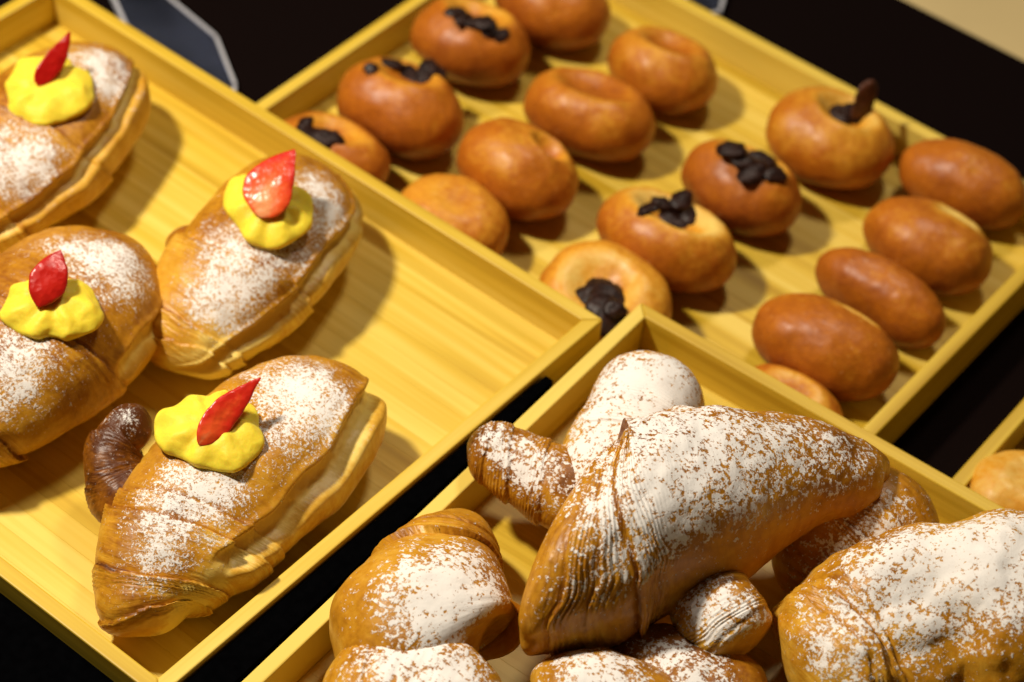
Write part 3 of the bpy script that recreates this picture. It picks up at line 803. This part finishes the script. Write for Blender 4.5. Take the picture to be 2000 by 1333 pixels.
def chip(parent, p, n, size, seed, name='chocolate_piece', curl=0.0):
    nu, nv = 14, 20
    th = np.linspace(0.001, math.pi - .001, nu)[:, None]; ph = np.linspace(0, 2 * math.pi, nv, endpoint=False)[None]
    D = np.stack([np.sin(th) * np.cos(ph), np.sin(th) * np.sin(ph), np.cos(th) + 0 * ph], -1)
    r = np.random.default_rng(seed)
    S = np.array(size) * np.array([1.15, 1.15, 0.75])
    P = D * S * (1 + 0.45 * fbm(D + seed, 1.9, 3, seed))[..., None]
    P[..., 2] += curl * (P[..., 0] / S[0]) ** 2
    q = Vector(n).to_track_quat('Z', 'Y').to_matrix() @ Matrix.Rotation(r.uniform(0, 6.28), 3, 'Z')
    P = P @ np.array(q).T + p
    return new_mesh(name, P.reshape(-1, 3), grid_faces(nu, nv), CHOC_SHARD if min(size) < 0.0029 else CHOC, parent, None, tuple(p))


def bun(label, px, py, a, b, h, yaw=0.0, chips=(), group='glazed buns on the far tray', **kw):
    P, F, bk, c, R = bun_mesh(px, py, a, b, h, yaw, **kw)
    base = (c[0], c[1], FB)
    attrs = {'bake': bk}
    if not chips:
        o = new_mesh('glazed_bun', P, F, BUN, None, attrs, base)
        tag(o, label, 'bun', group); fix(o); return o
    t = thing('glazed_bun', base, label, 'bun', group)
    o = new_mesh('body', P, F, BUN, t, attrs, base); fix(o)
    for k, (cx, cy, up_, size, n) in enumerate(chips):
        i = pick(P, cx, cy, 9)
        chip(t, P[i] + np.array([0, 0, up_ - 0.0015]), n, size, int(px) + k * 7)
    return t


def fix(o):
    bm = bmesh.new(); bm.from_mesh(o.data)
    bmesh.ops.holes_fill(bm, edges=bm.edges, sides=200)
    bmesh.ops.recalc_face_normals(bm, faces=bm.faces); bm.to_mesh(o.data); bm.free()
    o.data.polygons.foreach_set('use_smooth', [True] * len(o.data.polygons))


PI = math.pi
S1 = (.0085, .006, .0035)
BK = (-.38, 0)     # opening leans towards the far side
bun('bun cut off behind two others at the far end of the tray', 1078, 12, .039, .031, .023, .1, seed=1, bake0=.56, tilt=BK)
bun('bun topped with dark chocolate flakes, leaning on the end row', 920, 84, .0395, .031, .025, .12, seed=2, bake0=.58, dent=.010, tilt=BK, pale=.3,
    chips=[(905, 30, .002, (.008, .005, .004), (.2, .3, 1)), (930, 38, .002, (.010, .006, .004), (-.3, .1, 1)), (955, 45, .001, (.007, .005, .004), (.1, -.3, 1)), (985, 62, .001, (.006, .004, .003), (.5, 0, 1)), (895, 15, .001, (.006, .004, .003), (0, 0, 1))])
bun('bun with chocolate spilling over its back, beside the tray end', 780, 210, .041, .033, .027, .15, seed=3, bake0=.58, dent=.010, tilt=BK,
    chips=[(725, 128, .002, (.0045, .004, .0035), (0, 0, 1)), (775, 122, .002, (.007, .005, .003), (0, .3, 1)), (800, 138, .001, (.010, .006, .004), (0, 0, 1)), (835, 138, .002, (.010, .006, .003), (.3, 0, 1)), (855, 135, .001, (.006, .004, .003), (.3, 0, 1))])
bun('chocolate bun half hidden behind the rim of the croissant tray', 640, 312, .036, .031, .024, .1, seed=4, bake0=.58, dent=.008, tilt=BK,
    chips=[(595, 238, .003, (.006, .004, .004), (-.3, 0, 1)), (615, 258, .001, (.010, .007, .004), (0, 0, 1)), (645, 262, .001, (.008, .006, .004), (.2, 0, 1))])
bun('bun with a wide sunken brown top', 1148, 222, .0415, .031, .025, .18, seed=5, bake0=.50, dent=.011, dent_r=.55, pale=.10, tilt=(-.30, 0), coat_dark=.25)
bun('pale golden bun with a browned dimple, beside the long tray side', 1293, 138, .036, .029, .024, .08, seed=6, bake0=.43, dent=.010, dent_r=.5, pale=.05, tilt=(-.35, 0), coat_dark=.25)
bun('smooth shining bun with a small puckered dimple', 1012, 332, .0395, .030, .026, -.10, seed=7, bake0=.47, dent=.009, dent_r=.26, pale=.12, doff=(.012, .004), tilt=(-.35, 0), coat_dark=.15)
bun('pale bun half hidden behind the rim of the croissant tray', 882, 432, .036, .029, .022, -.05, seed=8, bake0=.40, dent=.002, dent_r=.4, pale=.05)
bun('golden bun holding a curled upright chocolate shard', 1618, 270, .0395, .034, .026, .05, seed=9, bake0=.42, dent=.012, dent_r=.42, doff=(.006, .002), tilt=(-.2, 0),
    chips=[(1640, 215, .001, (.011, .007, .004), (0, 0, 1)), (1668, 225, .003, (.009, .007, .003), (.5, -.2, .6)), (1680, 214, .009, (.013, .0075, .0028), (.9, -.4, .2))])
bun('bun heaped with three dark chocolate lumps', 1447, 368, .0385, .027, .025, .03, seed=10, bake0=.58, dent=.009, dent_r=.48, tilt=(-.45, 0), pale=.3,
    chips=[(1428, 297, .006, (.0085, .007, .0045), (-.2, .2, 1)), (1455, 312, .003, (.008, .006, .004), (0, .2, 1)), (1488, 312, .005, (.008, .006, .0045), (.1, .2, 1)), (1515, 335, .002, (.007, .005, .004), (.3, 0, 1)), (1470, 325, .001, (.011, .007, .004), (0, 0, 1))])
bun('bun with an open pale hollow filled with chocolate pieces', 1303, 470, .0435, .031, .025, .03, seed=11, bake0=.50, dent=.015, dent_r=.54, pale=.48, tilt=(-.34, 0),
    chips=[(1268, 405, .003, (.0055, .0075, .0035), (-.5, 0, .7)), (1300, 398, .003, (.006, .005, .004), (.2, .3, 1)), (1332, 392, .004, (.008, .006, .0045), (.2, 0, 1)), (1310, 420, .001, (.009, .007, .004), (.1, 0, 1)), (1345, 415, .001, (.007, .005, .004), (.4, 0, 1)), (1330, 430, .001, (.008, .005, .003), (.2, -.2, 1))])
bun('bun with dark chocolate centre wedged between three trays', 1178, 590, .039, .036, .022, -.1, seed=12, bake0=.38, dent=.010, dent_r=.5, pale=.25, tilt=(.25, 0),
    chips=[(1165, 575, .003, (.012, .009, .005), (0, -.2, 1)), (1190, 580, .004, (.011, .009, .005), (.1, 0, 1)), (1180, 610, .003, (.010, .009, .005), (.2, -.4, 1)), (1195, 605, .005, (.006, .005, .004), (.2, -.2, 1))])
bun('plain brown bun at the tray edge, no filling showing', 1880, 360, .0405, .0235, .023, .10, seed=13, bake0=.58, dent=.0, pale=0)
bun('golden bun with a pale split along its top, leaning on the tray edge bun', 1815, 480, .0405, .0295, .0245, .02, seed=14, bake0=.50, dent=.0, pale=0, slit=(.008, .010, .015, .005, .004), tilt=(-.3, 0))
bun('narrow plain bun standing on its edge between two others', 1716, 578, .0425, .0195, .022, -.03, seed=15, bake0=.60, dent=.0, pale=0)
bun('plain bun with a small pale split beside the standing bun', 1608, 678, .0435, .0290, .025, .12, seed=16, bake0=.57, dent=.0, pale=0, slit=(.010, .012, .014, .004, .004), tilt=(-.3, 0))
bun('bun nearly hidden behind the rim of the heaped tray', 1545, 792, .032, .020, .015, .05, seed=17, bake0=.50, dent=.003)

# pastries on the tray at the side
bun('yellow crumbly pastry on the side tray', 2008, 975, .034, .028, .019, .3, group=None, seed=18, bake0=.22, dent=.003, pale=.1)


# ------------------------------------------------------------------ clear acrylic plates lying on the table cover
def plate(outline_px, z, thick, label):
    pts = np.array([un(x, y, z) for x, y in outline_px])
    c = pts.mean(0); n = len(pts)
    t = thing('acrylic_plate', (c[0], c[1], 0.0004), label, 'plate', 'clear acrylic plates')
    V = np.vstack([pts * [1, 1, 0] + [0, 0, 0.0004], pts * [1, 1, 0] + [0, 0, 0.0004 + thick]])
    F = [list(range(n))[::-1], list(range(n, 2 * n))] + [[k, (k + 1) % n, n + (k + 1) % n, n + k] for k in range(n)]
    o = new_mesh('panel', V, F, ACRYLIC, t, None, (c[0], c[1], 0.0004), False); 
    bm = bmesh.new(); bm.from_mesh(o.data); bmesh.ops.recalc_face_normals(bm, faces=bm.faces); bm.to_mesh(o.data); bm.free()
    # sawn edges catch the light: one thin strip along each side
    w = 0.0022
    q = pts[:, :2]
    area = 0.5 * np.sum(q[:, 0] * np.roll(q[:, 1], -1) - np.roll(q[:, 0], -1) * q[:, 1])
    for k in range(n):
        a, b2 = q[k], q[(k + 1) % n]
        e = (b2 - a) / np.linalg.norm(b2 - a)
        nn = np.array([e[1], -e[0]]) * np.sign(area)
        z0, z1 = 0.0004, 0.0004 + thick + 0.0004
        r4 = [a + nn * 0.0002 + e * 0.0004, b2 + nn * 0.0002 - e * 0.0004, b2 + nn * (0.0002 + w) - e * 0.0004, a + nn * (0.0002 + w) + e * 0.0004]
        V = np.array([[*p, z0] for p in r4] + [[*p, z1] for p in r4])
        o2 = new_mesh('edge', V, [[3, 2, 1, 0], [4, 5, 6, 7], [0, 1, 5, 4], [1, 2, 6, 5], [2, 3, 7, 6], [3, 0, 4, 7]], ACRYLIC_EDGE, t, None, (c[0], c[1], 0.0004), False)
        bm = bmesh.new(); bm.from_mesh(o2.data); bmesh.ops.recalc_face_normals(bm, faces=bm.faces); bm.to_mesh(o2.data); bm.free()
    return t


plate([(200, -60), (290, -30), (418, 76), (455, 170), (440, 240), (330, 230)], 0.004, 0.005, 'clear acrylic plate with a cut corner behind the croissant tray')
plate([(1365, -60), (1420, -40), (1402, 24), (1375, 30), (1340, 5)], 0.004, 0.005, 'clear acrylic plate end behind the tray of buns')
